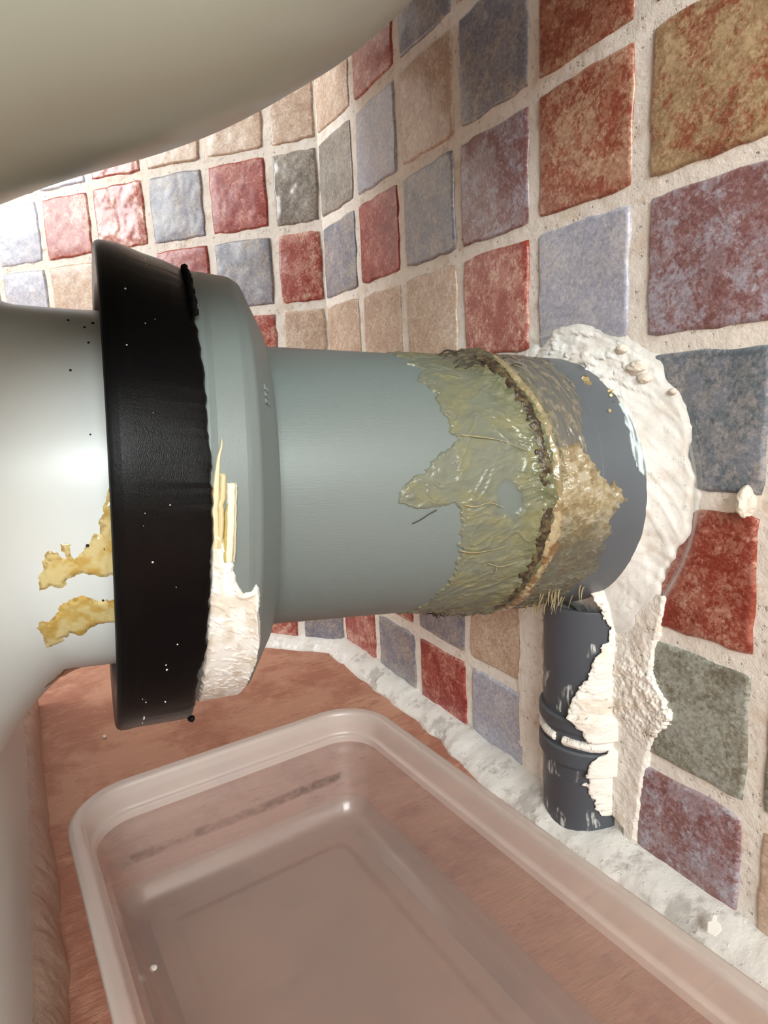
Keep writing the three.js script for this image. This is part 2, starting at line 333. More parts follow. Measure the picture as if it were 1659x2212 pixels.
  // other walls, with the window openings
  for (const w of WIN) {
    const X = w.axis === 'x', o = structure(X ? 'wall_rear' : 'wall_front'), a = w.at, b = a + ROOM.t, lo = X ? 0 : ROOM.x0 - ROOM.t, hi = X ? ROOM.z1 : ROOM.x1 + ROOM.t;
    const B = (p0, p1, y0, y1, s0, s1) => (X ? box(p0, p1, y0, y1, s0, s1) : box(s0, s1, y0, y1, p0, p1));
    o.part('masonry', mergeGeometries([B(a, b, 0, w.y[0], lo, hi), B(a, b, w.y[1], ROOM.h, lo, hi), B(a, b, w.y[0], w.y[1], lo, w.s[0]), B(a, b, w.y[0], w.y[1], w.s[1], hi)]), M.paint);
    const win = structure(w.name), f = 0.04, c0 = a + 0.012, m = M.frosted.clone(); m.emissive.setRGB(...w.color); m.emissiveIntensity = w.glow;
    win.part('window_frame', mergeGeometries([B(c0, c0 + 0.04, w.y[0], w.y[1], w.s[0], w.s[0] + f), B(c0, c0 + 0.04, w.y[0], w.y[1], w.s[1] - f, w.s[1]), B(c0, c0 + 0.04, w.y[0], w.y[0] + f, w.s[0] + f, w.s[1] - f), B(c0, c0 + 0.04, w.y[1] - f, w.y[1], w.s[0] + f, w.s[1] - f)]), M.frame);
    win.part('pane', B(c0 + 0.015, c0 + 0.025, w.y[0] + f, w.y[1] - f, w.s[0] + f, w.s[1] - f), m);
  }
  structure('wall_side').part('masonry', box(ROOM.x0 - ROOM.t, ROOM.x0, 0, ROOM.h, 0.75, ROOM.z1), M.paint);
}
{ // added lamp on the unseen ceiling, lifts the room light
  const t = thing('added_ceiling_lamp', 'added round opal glass lamp on the unseen white ceiling', 'lamp', [FILL_LAMP.x, ROOM.h, FILL_LAMP.z]);
  const rim = new THREE.CylinderGeometry(FILL_LAMP.r + 0.01, FILL_LAMP.r + 0.01, 0.03, 48); rim.translate(FILL_LAMP.x, ROOM.h - 0.015, FILL_LAMP.z); t.part('base', rim, M.frame);
  const dome = new THREE.SphereGeometry(FILL_LAMP.r, 48, 12, 0, Math.PI * 2, Math.PI / 2, Math.PI / 2); dome.scale(1, 0.3, 1); dome.translate(FILL_LAMP.x, ROOM.h - 0.03, FILL_LAMP.z);
  const m = M.frosted.clone(); m.emissive.setRGB(...FILL_LAMP.color); m.emissiveIntensity = 1.5; t.part('lamp_shade', dome, m);
}

// ---------------------------------------------------------------- toilet
{
  const t = thing('toilet', 'white glazed toilet with its outlet pushed into the pipe connector', 'toilet', [0.172, 0, 0.4]);
  // y, left x, right x, rear z, squareness (mm)
  const rings = [[0, -36, 380, 250, 7], [6, -40, 384, 248, 7], [120, -34, 380, 250, 6], [220, -26, 384, 250, 6], [320, -20, 404, 252, 6], [456, -20, 426, 252, 6]];
  const N = 160, front = 760, nr = 60, ringAt = (v) => { const k = v * 5, i = Math.min(4, Math.floor(k)), f = fade(k - i); return rings[i].map((q, c) => lerp(q, rings[i + 1][c], c ? f : k - i)); };
  const foot = grid(N, nr, (a, b) => {
    const [y, xl, xr, zr, n] = ringAt(b), th = a * Math.PI * 2, c = Math.cos(th), q = Math.sin(th), p = 2 / n;
    return [((xl + xr) / 2 + (xr - xl) / 2 * Math.sign(c) * Math.abs(c) ** p) * MM, y * MM, ((zr + front) / 2 - (front - zr) / 2 * Math.sign(q) * Math.abs(q) ** (q > 0 ? p * 0.9 : 1)) * MM];
  }, { wrapU: true });
  // rounded keel of the bowl reaching back over the pipe to carry the cistern
  const YC = [[30, 388], [50, 375], [80, 355], [110, 330], [132, 310], [147, 296], [159, 288.5], [172, 280], [187, 272.5], [200, 267.5], [213, 262.5], [222, 258], [232, 253], [242, 246], [250, 226], [256, 200], [300, 190]];
  const soft = (f, x, w) => { let v = 0; for (let k = -3; k <= 3; k++) v += f(x + (k * w) / 3); return v / 7; };
  const under = (x, z) => { const d = 346 - x, y = soft((q) => table(YC, q), z, 7), r = d > 0 ? 0.31 * (Math.sqrt(d * d + 400) - 20) : (d * d) / 60; return Math.min(456, y + r + 2); };
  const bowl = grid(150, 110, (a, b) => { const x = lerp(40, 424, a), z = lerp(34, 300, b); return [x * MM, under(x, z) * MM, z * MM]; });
  const plate = box(0.036, 0.428, 0.4555, 0.462, 0.032, 0.3);
  t.part('foot', foot, M.ceramic); t.part('bowl', bowl, M.bowl, 'curved glazed underside above the pipe, shade put into its grey'); t.part('ledge', plate, M.ceramic);
  const unseenTank = new RoundedBoxGeometry(0.36, 0.36, 0.16, 4, 0.03); unseenTank.translate(0.235, 0.642, 0.112); t.part('unseen_cistern', unseenTank, M.ceramic);  // unseen cistern, added to block light from above
  const spigot = t.part('outlet_spigot', revolve((deg) => { const a = ((deg + 90) * Math.PI) / 180, e = 18 * Math.max(0, Math.cos(a)) ** 1.5; return fillet([[50, 171], [62, 171], [65.4, 172], [66, 176], [66, 220 - e], [66.3, 233 - e], [69, 239 - e], [75, 244 - e * 0.9], [86, 248 - e * 0.6], [100, 251 - e * 0.3], [120, 256]], 4, 4); }, 128), M.ceramic, 'stubby glazed outlet');
  // dried yellow sealant residue on the spigot
  const arc = (P, r) => P.map(([a, s]) => [(a * Math.PI * r) / 180, s]);
  const Y = [[[9, 198.7], [4, 199.7], [1, 201], [-5, 202.2], [-6, 204.1], [-10, 206.8], [-12, 209.5], [-8, 210.4], [-7, 213.3], [-11, 212], [-12, 210.7], [-10, 214.2], [-9, 215.8], [-12, 217.3], [-17, 219], [-21, 219.9], [-19, 216.3], [-20, 213.9], [-17, 211.2], [-16, 207.3], [-17, 201.8], [-16, 196], [8, 195]],
    [[-27, 215.4], [-24, 212.5], [-23, 208], [-25, 203.7], [-24, 196], [-33, 196], [-34, 206.4], [-39, 210.3], [-36, 213.3], [-41, 216.6], [-43, 220.9], [-31, 221.5], [-31, 218.3]], [[-68, 224.5], [-69, 222.5], [-62, 218.4], [-66, 214.5], [-73, 214], [-76, 221], [-70, 226]]];
  const rs = (s, deg) => { const e = 18 * Math.max(0, Math.cos(((deg + 90) * Math.PI) / 180)) ** 1.5; return table([[170, 66], [220 - e, 66], [233 - e, 66.3], [239 - e, 69], [244 - e * 0.9, 75]], s); };
  for (const [q, P] of Y.entries()) {
    const Q = arc(P, 66), lo = [Math.min(...Q.map((p) => p[0])) - 3, Math.min(...Q.map((p) => p[1])) - 3], hi = [Math.max(...Q.map((p) => p[0])) + 3, Math.max(...Q.map((p) => p[1])) + 3];
    const nu = Math.round((hi[0] - lo[0]) * 3), nv = Math.round((hi[1] - lo[1]) * 3);
    const d = (u, v) => sdf(Q, u, v) + (fbm(u * 0.5, v * 0.5, 40 + q, 4) - 0.5) * 2.4;
    t.part('sealant_residue', lump([lo[0], hi[0], nu], [lo[1], hi[1], nv], (u, v) => { const k = d(u, v); return k < 0 ? Math.max(-0.5, k) : Math.min(k * 0.25, 0.3) + 0.35 * smooth(0, 2, k) * fbm(u * 0.35, v * 0.7, 50, 3); }, (u, v, h) => onAxis(rs(v, (u / 66) * 180 / Math.PI) + h, (u / 66) * 180 / Math.PI, v), (u, v) => {
      const n = fbm(u * 0.28, v * 0.28, 60, 4), e = smooth(2.0, 0, d(u, v)) * smooth(0.45, 0.7, fbm(u * 0.9, v * 0.9, 61, 3)); let c = mix3([208, 192, 136], [190, 160, 84], smooth(0.42, 0.7, n)); c = mix3(c, [140, 102, 52], e * 0.6); if (q === 2) c = [118, 82, 28]; return [...lrgb(c), 1];
    }), M.wet, 'dried yellow sealant', spigot);
  }
  const specks = []; const r = rng(91);
  for (let i = 0; i < 9; i++) { const g = new THREE.IcosahedronGeometry(0.0003 + r() * 0.0003, 0); g.translate(...onAxis(66.1, 65 - r() * 90, 200 + r() * 12)); specks.push(g); }
  t.part('dirt_speck', mergeGeometries(specks), M.dark, undefined, spigot).userData.kind = 'stuff';
}

// ---------------------------------------------------------------- grey pan connector with its black rubber seal
const arcOf = (P, r) => P.map(([a, s]) => [(a * Math.PI * r) / 180, s]);
const RIDGE = [[-120, 44], [-75, 42.5], [-49, 41.9], [-33, 41.7], [-21, 40.6], [-10, 40.3], [3, 40.2], [20, 42.5], [35, 44.8], [46, 47.4], [60, 49.5], [83, 50.5], [130, 50]];
const connector = thing('pan_connector', 'light grey plastic toilet pan connector with black rubber seal and grease-smeared end', 'pipe connector', [0.2481, 0.1776, 0.049]);
{
  connector.part('pipe', revolve(() => fillet([[53, 30], [RP - 0.4, 30], [RP, 31], [RP, 148.2], [RP, 149]], 0.6), 160), M.greyPlastic);
  connector.part('flange', revolve(() => fillet([[RP - 2, 150.5], [RP + 1, 149.4], [64.6, 148.6], [66.2, 149.6], [79.4, 156.6], [81.2, 160], [82, 170], [82.6, 184], [71, 185], [70, 168], [60, 166]], 1.0, 4), 160), M.greyPlastic, 'wider stepped grey collar');
  const SR = [[-180, 184], [-100, 179.5], [-65, 177.3], [-35, 175.5], [-28, 173.4], [-17, 172.7], [-7, 171.8], [2, 171.4], [11, 171.6], [24, 172.1], [35, 172.9], [47, 174.2], [60, 175.2], [100, 177.5], [180, 184]];
  const SRR = [[-180, 86], [-90, 88.6], [-55, 88], [-20, 86.4], [10, 85.6], [50, 84.4], [80, 82.9], [130, 84], [180, 86]];
  connector.part('rubber_seal', revolve((deg) => {
    const a = deg > 180 ? deg - 360 : deg, w = 1 - smooth(150, 180, Math.abs(a)), n = (fbm(a * 0.55 + 200, 3, 8, 3) - 0.5), fine = (vnoise(a * 1.6 + 400, 1, 9) - 0.5) * w * 0.5, s0 = table(SR, a) + n * 1.2 * w + fine * 0.7, rr = table(SRR, a) + n * 0.5 * w, up = Math.max(0, Math.sin((a * Math.PI) / 180));
    const lip = 197.4 + 8.8 * (1 - Math.cos((a * Math.PI) / 180)), W = lip - s0, mid = lerp(rr, 89.4, 0.55);
    return [[82, s0 + 3], [82.4, s0 + 0.6], [lerp(82.6, rr, 0.5), s0 - 0.2], [rr - 0.3, s0 + 0.3], [rr, s0 + 1.3 + fine], [lerp(rr, mid, 0.55), s0 + W * 0.22], [mid, s0 + W * 0.45], [89.1, s0 + W * 0.72], [89.6, lip - 3.4], [89.5, lip - 1.5], [88.9, lip - 0.5], [88, lip], [86.8, lip], [80, lip - 0.2], [75.5, lip - 0.4], [74.4, lip - 1], [73.8, lip - 3], [73.4, lip - 10], [72, lip - 15], [70, lip - 17], [66.3, lip - 18]];
  }, 360), M.rubber, 'black rubber seal cap');
  { // torn rubber flash along the seal's edge
    const r = rng(5), gs = [];
    for (const [a0, a1] of [[44, 70], [-72, -64]]) for (let a = a0; a < a1; a += 0.5) { const k = r(), g = new THREE.IcosahedronGeometry(0.0006 + k * 0.0008, 0); g.translate(...onAxis(table(SRR, a) + 0.2 + k * 0.5, a, table(SR, a) + 0.2 - k * 0.9)); gs.push(g); }
    connector.part('rubber_flash', mergeGeometries(gs), M.rubberRough, 'ragged torn edge of the black seal');
  }
  { const r = rng(31), gs = []; for (let i = 0; i < 26; i++) { const a = 60 - r() * 125, g = new THREE.TetrahedronGeometry(0.00016 + 0.0003 * r() ** 3, 0); g.rotateY(r() * 6); g.translate(...onAxis(89.2, a, 181 + r() * 14)); gs.push(g); } connector.part('dust_speck', mergeGeometries(gs), M.white, 'pale dust specks on the black rubber').userData.kind = 'stuff'; }
  // raised number on the chamfer
  const font = await new FontLoader().loadAsync('fonts/droid/droid_sans_regular.typeface.json');
  const tg = new TextGeometry('388', { font, size: 0.003, depth: 0.0003, curveSegments: 6, bevelEnabled: true, bevelThickness: 0.00012, bevelSize: 0.00008, bevelSegments: 2 });
  tg.translate(-0.0036, -0.0015, 0);
  {
    const th = (29 * Math.PI) / 180, slope = Math.atan2(156.6 - 149.6, 79.4 - 66.2), rad = E1.clone().multiplyScalar(Math.cos(th)).addScaledVector(E2, Math.sin(th)), tan = E1.clone().multiplyScalar(Math.sin(th)).addScaledVector(E2, -Math.cos(th));
    const up = rad.clone().multiplyScalar(-Math.cos(slope)).addScaledVector(D, -Math.sin(slope)), nor = new THREE.Vector3().crossVectors(tan, up), P = onAxis(72.6, 29, 152.9);
    tg.applyMatrix4(new THREE.Matrix4().makeBasis(tan, up, nor).setPosition(...P));
    connector.part('raised_number', tg, M.greyPlastic, 'small raised moulded figures');
  }
  // white sealant skin hanging round the flange
  const SHEET = arcOf([[-3, 171.8], [-3.5, 168.9], [-6, 167.6], [-8, 166], [-13, 165.2], [-15, 164], [-17, 162.6], [-16.6, 160], [-15, 158.6], [-17, 157.6], [-23, 157.3], [-31, 156.2], [-37, 156.4], [-44, 157.6], [-54, 158.5], [-66, 160.5], [-74, 163], [-78, 168], [-76, 174], [-58, 175], [-30, 173.5], [-12, 172.4]], 82);
  const fr = (s) => table([[148, 64], [149.6, 66.2], [156.6, 79.4], [160, 81.2], [170, 82], [184, 82.6]], s);
  connector.part('sealant_skin', lump([-116, 0, 340], [154, 178, 100], (u, v) => {
    const k = sdf(SHEET, u, v) + (fbm(u * 0.5, v * 0.5, 71, 4) - 0.5) * 1.1, lipK = Math.exp(-(((k - 0.9) / 0.7) ** 2));
    const curl = smooth(160, 157, v) * smooth(-18, -30, u) * 2.2; return k < 0 ? Math.max(-0.5, k) : Math.min(k, 0.7) * 0.8 + lipK * 0.35 + curl * smooth(0, 1, k) + 0.5 * Math.abs(fbm(u * 0.12, v * 0.3 + u * 0.1, 72, 2) - 0.5) + 0.2 * smooth(0.56, 0.7, fbm(u * 0.7 - v * 0.5, v * 0.45 + u * 0.2, 73, 3));
  }, (u, v, h) => onAxis(fr(v) + h, ((u / 82) * 180) / Math.PI, v), (u, v) => { const n = fbm(u * 0.15, v * 0.3, 74, 3), y = smooth(-12, -3, u) * 0.5; return [...lrgb(mix3(mix3([236, 235, 230], [216, 208, 194], smooth(0.45, 0.75, n)), [214, 194, 146], y)), 1]; }), M.strip, 'white sealant skin smeared round the grey flange');
  const strips = [[[[-6, 171], [0, 170.9], [5, 170.4], [11, 169.3], [16, 167.8]], 3.4, 0.1, [222, 208, 172]], [[[-6, 169.4], [0, 169], [4, 168.6], [9, 168]], 2, 0.9, [204, 190, 146]], [[[-9, 167.0], [-4, 166.6], [1, 166.2], [7, 165.7]], 2.5, 1, [228, 222, 198]], [[[-9, 165.5], [-2, 165], [3, 164.8], [7, 164.4]], 0.8, 0.8, [206, 200, 172]], [[[-5, 172.2], [0, 171.9], [4, 171.6], [6, 171]], 1.6, 0.5, [180, 140, 80]], [[[-9, 168], [-4, 167.8], [1, 167.4], [3, 167.2]], 1.1, 0.3, [188, 168, 100]]];
  for (const [line, wide, end, c] of strips) {
    const c3 = lrgb(c), pts = line.map(([a, s]) => new THREE.Vector2(a, s)), cur = new THREE.SplineCurve(pts);
    const g = grid(24, 8, (a, b) => { const p = cur.getPoint(a), w = wide * lerp(1, end, a ** 1.4), k = (b - 0.5) * 2, hgt = 0.35 + 0.7 * (1 - k * k) * lerp(1, 0.6, a) + (a > 0.97 ? -1.2 * (a - 0.97) / 0.03 : 0); return onAxis(82 + (Math.abs(k) > 0.98 ? -0.3 : hgt), p.x, p.y + k * w * 0.5 + (fbm(a * 9, wide * 7, 77, 2) - 0.5) * 0.7); }, { color: (a, b) => { const k = 0.85 + 0.25 * vnoise(a * 3, b * 8, 78); return [c3[0] * k, c3[1] * k, c3[2] * k, 1]; } });
    connector.part('sealant_strip', g, M.strip, 'yellowed peeled sealant strip');
  }
  // olive grease round the joint
  const G1 = arcOf([[96, 90], [73, 92.5], [66, 88], [63, 91.6], [57, 86.7], [48, 91.5], [43, 86.2], [36, 85.6], [31, 84.4], [26, 83.6], [22, 81.6], [20, 85.3], [14, 93.2], [9, 99.7], [3, 104.5], [-0.5, 105], [-3, 101.4], [-2, 93.4], [-2, 84.3], [-5, 80.6], [-14, 81], [-23, 78.5], [-29, 79.8], [-37, 80.6], [-51, 84.2], [-71, 88.3], [-100, 90], [-100, 38], [96, 38]], RP);
  const HOLE = arcOf([[5, 66.3], [7.6, 64.3], [7.6, 59.4], [3, 55.4], [-4, 55], [-9, 58.4], [-6, 66.7]], RP);
  const sj = (u, r = RP) => table(RIDGE, ((u / r) * 180) / Math.PI);
  connector.part('grease_smear', lump([-96, 96, 560], [38, 108, 210], (u, v) => {
    let d = sdf(G1, u, v) + (fbm(u * 0.4, v * 0.2, 21, 5) - 0.5) * 6;
    if (d <= 0) return Math.max(-0.5, d * 0.6);
    const near = Math.exp(-(((v - sj(u) - 2) / 9) ** 2)), hole = smooth(-2.6, 0.6, -sdf(HOLE, u, v) + (fbm(u * 0.3, v * 0.3, 29, 3) - 0.5) * 4), flow = u * 0.16 + v * 0.05;
    const fold = 1 - Math.abs(2 * fbm(flow * 1.3 + 4 * fbm(u * 0.06, v * 0.06, 22, 2), v * 0.11 + u * 0.05, 23, 3) - 1), fold2 = 1 - Math.abs(2 * fbm(u * 0.55 + v * 0.2, v * 0.2, 24, 3) - 1);
    const lipK = Math.exp(-(((d - 0.8) / 0.6) ** 2)) * 0.35;
    return Math.min(d * 0.5, 0.3) * (0.25 + 0.75 * hole) + hole * (0.1 + 0.5 * fold ** 6 + 0.22 * fold2 ** 6) * smooth(0, 3, d) + lipK + near * (0.8 + 1.6 * fbm(u * 0.3, v * 0.5, 25, 3)) + near * smooth(62, 80, u) * 1.6 + 2.6 * Math.exp(-(((v - 58) / 13) ** 2)) * smooth(-58, -74, u) * (0.5 + fbm(u * 0.3, v * 0.4, 28, 3));
  }, (u, v, h) => onAxis(RP + h, ((u / RP) * 180) / Math.PI, v), (u, v, h) => {
    const n = fbm(u * 0.14, v * 0.14, 26, 4), n2 = fbm(u * 0.5, v * 0.24, 27, 4), d = sdf(G1, u, v), nearJ = smooth(20, 4, v - sj(u));
    let c = mix3([134, 136, 114], [142, 139, 104], smooth(0.4, 0.65, n)); c = mix3(c, [116, 119, 104], smooth(0.5, 0.75, n2) * 0.6); c = mix3(c, [92, 94, 66], nearJ * (0.35 + 0.5 * smooth(0.3, 0.6, n2))); c = mix3(c, [160, 154, 124], smooth(1.2, 2.2, h) * 0.35 * (1 - nearJ));
    c = mix3(c, [92, 84, 66], Math.exp(-(((v - 58) / 14) ** 2)) * Math.max(smooth(52, 76, u), smooth(-50, -72, u)) * (0.5 + 0.5 * smooth(0.35, 0.6, n2)));
    const hole = smooth(-2.6, 0.6, -sdf(HOLE, u, v) + (fbm(u * 0.3, v * 0.3, 29, 3) - 0.5) * 4); return [...lrgb(c), clamp((0.55 + 0.25 * smooth(0.2, 1.4, h) + 0.3 * nearJ) * lerp(0.25, 1, hole) * smooth(0, 1.2, d + 1.5), 0, 0.97)];
  }), M.film, 'translucent olive grease smeared round the pipe end');
  connector.part('grease_grit', lump([-70, 92, 420], [36, 64, 110], (u, v) => {
    const c = sj(u) + 4.4, w = 1.4 + 3.4 * fbm(u * 0.12, 1, 31, 2) + smooth(50, 80, u) * 3, k = 1 - Math.abs(v - c) / w, br = smooth(0.36, 0.5, fbm(u * 0.09, 7, 32, 2) + 0.22 * smooth(8, 18, u) + 0.2 * smooth(-22, -32, u) + 0.04); const d = Math.min(k + (fbm(u * 0.6, v * 0.6, 33, 3) - 0.5) * 0.8, br - 0.15);
    return d < 0 ? -0.5 : 0.9 * Math.min(1, d * 1.4) + 0.9 * fbm(u * 0.7, v * 0.7, 34, 4);
  }, (u, v, h) => onAxis(RP + 1.3 + h, ((u / RP) * 180) / Math.PI, v), (u, v, h) => { const n = fbm(u * 0.6, v * 0.6, 35, 3); return [...lrgb(mix3([62, 51, 38], [100, 88, 62], smooth(0.45, 0.7, n))), 0.94]; }), M.grit, 'dark gritty dirt caught in the grease');
  // hair and fibre hanging in the grease under the joint
  const r = rng(17), fib = [], str = [];
  for (let i = 0; i < 130; i++) { const a = -66 - r() * 26, s = 44 + r() * 34, l = 3 + r() * 8, k = r(); fib.push(tube([onAxis(RP + 0.3, a, s), onAxis(RP + 1.6 + k * 2.4, a - 2 - r() * 4, s - l * 0.4), onAxis(RP + 1 + k * 4.4 * Math.exp(-(((s - 58) / 14) ** 2)), a - 4 - r() * 6, s - l)], (0.11 + 0.12 * r()) * MM, 6, 4)); }
  for (let i = 0; i < 46; i++) { const a = 58 + r() * 24, s = 48 + r() * 26, l = 4 + r() * 8; fib.push(tube([onAxis(RP + 0.5, a, s), onAxis(RP + 1.8 + r() * 1.6, a + 1, s - l * 0.5), onAxis(RP + 1 + r() * 1.4, a + 2 * r(), s - l)], (0.1 + 0.1 * r()) * MM, 6, 4)); }
  const fb = connector.part('fibre', mergeGeometries(fib), M.fibre, 'dark hairs stuck in the grease'); fb.userData.kind = 'stuff';
  connector.part('hair', tube([onAxis(RP + 0.6, -3.5, 91), onAxis(RP + 0.5, -5, 94), onAxis(RP + 0.3, -7, 97), onAxis(RP + 0.2, -8.4, 100)], 0.00022, 10, 5), M.fibre, 'single dark hair');
  for (const P of [[[-27, 66], [-28.5, 60], [-27, 53], [-25, 46]], [[-20, 80], [-21, 74], [-20.5, 66], [-19, 60]], [[-2, 80], [-2.6, 76], [-1.4, 70], [-3, 64]], [[24, 80], [23, 72], [22, 64], [18, 54]], [[-28, 62], [-31, 61.6], [-33, 61.4], [-34.5, 61.2]]]) str.push(tube(P.map(([a, s], i) => onAxis(RP + 0.9 + (i % 2) * 0.5, a, s)), 0.00026, 14, 6, 0.4));
  connector.part('grease_string', mergeGeometries(str), M.string, 'pale stretched strings of grease').userData.kind = 'stuff';
}

// ---------------------------------------------------------------- dark grey soil pipe out of the wall
const soil = thing('soil_pipe', 'dark grey soil pipe socket coming out of the tiled wall', 'pipe', [0.257, 0.174, 0]);
{
  soil.part('socket', revolve((deg) => { const a = deg > 180 ? deg - 360 : deg, e = 0.5 * (table(RIDGE, clamp(a, -120, 130)) - 43); return fillet([[RP + 0.1, 12], [RP + 0.1, 40.5 + e], [RD - 0.3, 40.5 + e], [RD, 39.6 + e], [RD, 20], [RD, -28]], 0.5); }, 160), M.darkPlastic);
  const rr = (u) => ((u / RD) * 180) / Math.PI, sj = (u) => table(RIDGE, rr(u));
  soil.part('grease_ridge', lump([-84, 96, 420], [34, 58, 90], (u, v) => {
    const c = sj(u) - 0.2 + 1.6 * (fbm(u * 0.12, 3, 41, 2) - 0.5), w = (1.5 + 1.8 * fbm(u * 0.1, 9, 42, 2)) * (u < 0 ? 1.35 : 1), k = 1 - Math.abs(v - c) / w, d = k + (fbm(u * 0.5, v * 0.5, 43, 3) - 0.5) * 0.7;
    return d < 0 ? -0.5 : 0.4 + 1.9 * Math.sqrt(clamp(d)) + 0.35 * (fbm(u * 0.7, v * 0.5, 44, 3) - 0.3);
  }, (u, v, h) => onAxis(RD - 0.8 + h, rr(u), v), (u, v) => { const n = fbm(u * 0.3, v * 0.3, 45, 4); let c = mix3([168, 153, 120], [142, 129, 96], smooth(0.4, 0.65, n)); c = mix3(c, [122, 92, 60], smooth(10, -20, u) * smooth(0.35, 0.6, n)); return [...lrgb(c), 1]; }), M.wet, 'tan bead of grease round the socket mouth');
  const G4 = arcOf([[19, 38.6], [21, 31.2], [15, 25.6], [7, 20.6], [4, 12.8], [-1, 8.2], [-4, 12.1], [-8, 14.3], [-18, 13.3], [-24, 14.7], [-34, 13.5], [-44, 18.6], [-63, 21.6], [-80, 29], [-80, 42], [-37, 41], [-20, 41], [-1, 41]], RD);
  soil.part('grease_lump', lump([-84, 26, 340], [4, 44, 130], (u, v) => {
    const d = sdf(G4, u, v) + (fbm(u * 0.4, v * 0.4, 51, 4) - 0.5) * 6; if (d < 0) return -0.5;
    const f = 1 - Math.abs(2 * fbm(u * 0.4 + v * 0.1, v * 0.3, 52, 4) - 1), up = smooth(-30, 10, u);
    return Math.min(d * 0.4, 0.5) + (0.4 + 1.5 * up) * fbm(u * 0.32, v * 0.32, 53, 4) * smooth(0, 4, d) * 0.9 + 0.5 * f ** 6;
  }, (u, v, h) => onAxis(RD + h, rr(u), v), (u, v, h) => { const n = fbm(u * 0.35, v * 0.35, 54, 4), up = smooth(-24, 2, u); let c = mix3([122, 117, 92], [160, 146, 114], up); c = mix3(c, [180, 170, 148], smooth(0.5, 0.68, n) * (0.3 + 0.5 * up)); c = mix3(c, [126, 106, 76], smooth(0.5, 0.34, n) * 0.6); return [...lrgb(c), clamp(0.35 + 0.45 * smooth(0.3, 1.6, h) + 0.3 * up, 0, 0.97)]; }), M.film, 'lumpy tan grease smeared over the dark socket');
  const G5 = arcOf([[95, 46], [84, 28], [77, 25], [66, 21.6], [52, 22.5], [39, 24.4], [24, 26], [15, 25.5], [19, 40], [32, 43], [49, 46], [80, 48]], RD);
  soil.part('grease_film', lump([6, 98, 260], [18, 50, 100], (u, v) => { const d = sdf(G5, u, v) + (fbm(u * 0.22, v * 0.5, 56, 4) - 0.5) * 7; return d < 0 ? -0.5 : 0.12 + 0.5 * (1 - Math.abs(2 * fbm(v * 0.5 - u * 0.06, u * 0.12, 57, 3) - 1)) ** 4; }, (u, v, h) => onAxis(RD + h, rr(u), v), (u, v, h) => [...lrgb([138, 130, 112]), clamp(0.2 + 0.9 * (h - 0.12) + 0.5 * smooth(0.5, 0.7, fbm(u * 0.3, v * 0.6, 58, 3)), 0, 0.85)]), M.film, 'thin streaky film of grease');
  const r = rng(23), spikes = [];
  for (let i = 0; i < 26; i++) { const a = -46 - r() * 20, s = 12 + r() * 24, l = 1.5 + r() * 3; spikes.push(tube([onAxis(RD + 0.2, a + 3, s), onAxis(RD + 1 + r(), a, s - 0.4), onAxis(RD + 1.4 + l, a - 2 - r() * 3, s - r() * 2)], (0.35 + 0.3 * r()) * MM, 6, 5, 0.15)); }
  soil.part('grease_string', mergeGeometries(spikes), M.string, 'pale spikes of grease along the underside').userData.kind = 'stuff';
  for (const [a, s, q] of [[52, 15, 2.1], [55, 13.5, 1.3], [50, 14.4, 1.4], [50.6, 16, 1.2], [53.4, 15.6, 1], [45, 5.8, 1.7], [43, 7.4, 1.0], [45.6, 7, 0.8], [40, 7, 0.6], [35, 11.6, 1.1]]) {
    const g = new THREE.CylinderGeometry(q * 0.0008, q * 0.00055, 0.0004, 5); g.rotateX(1.2 + r()); g.rotateY(r() * 3); g.translate(...onAxis(RD + 0.5, a, s)); soil.part('flake', g, M.foil, 'pale gold metallic flake');
  }
  // whitish wiped sealant on the pipe by the wall
  const W = arcOf([[62, 2], [50, 3.6], [40, 4.4], [30, 5], [20, 5.2], [12, 4], [6, -2], [14, -8], [40, -6], [60, -4]], RD);
  soil.part('sealant_wipe', lump([2, 66, 200], [-10, 8, 60], (u, v) => { const d = sdf(W, u, v) + (fbm(u * 0.3, v * 0.8, 61, 4) - 0.5) * 3; return d < 0 ? -0.5 : 0.15 + 0.2 * fbm(u * 0.3, v, 62, 3); }, (u, v, h) => onAxis(RD + h, rr(u), v), (u, v, h) => [...lrgb([206, 220, 220]), clamp(0.25 + 0.9 * smooth(0.4, 0.65, fbm(u * 0.12, v * 0.9, 63, 3)), 0, 0.9)]), M.film, 'thin wiped white sealant');
}
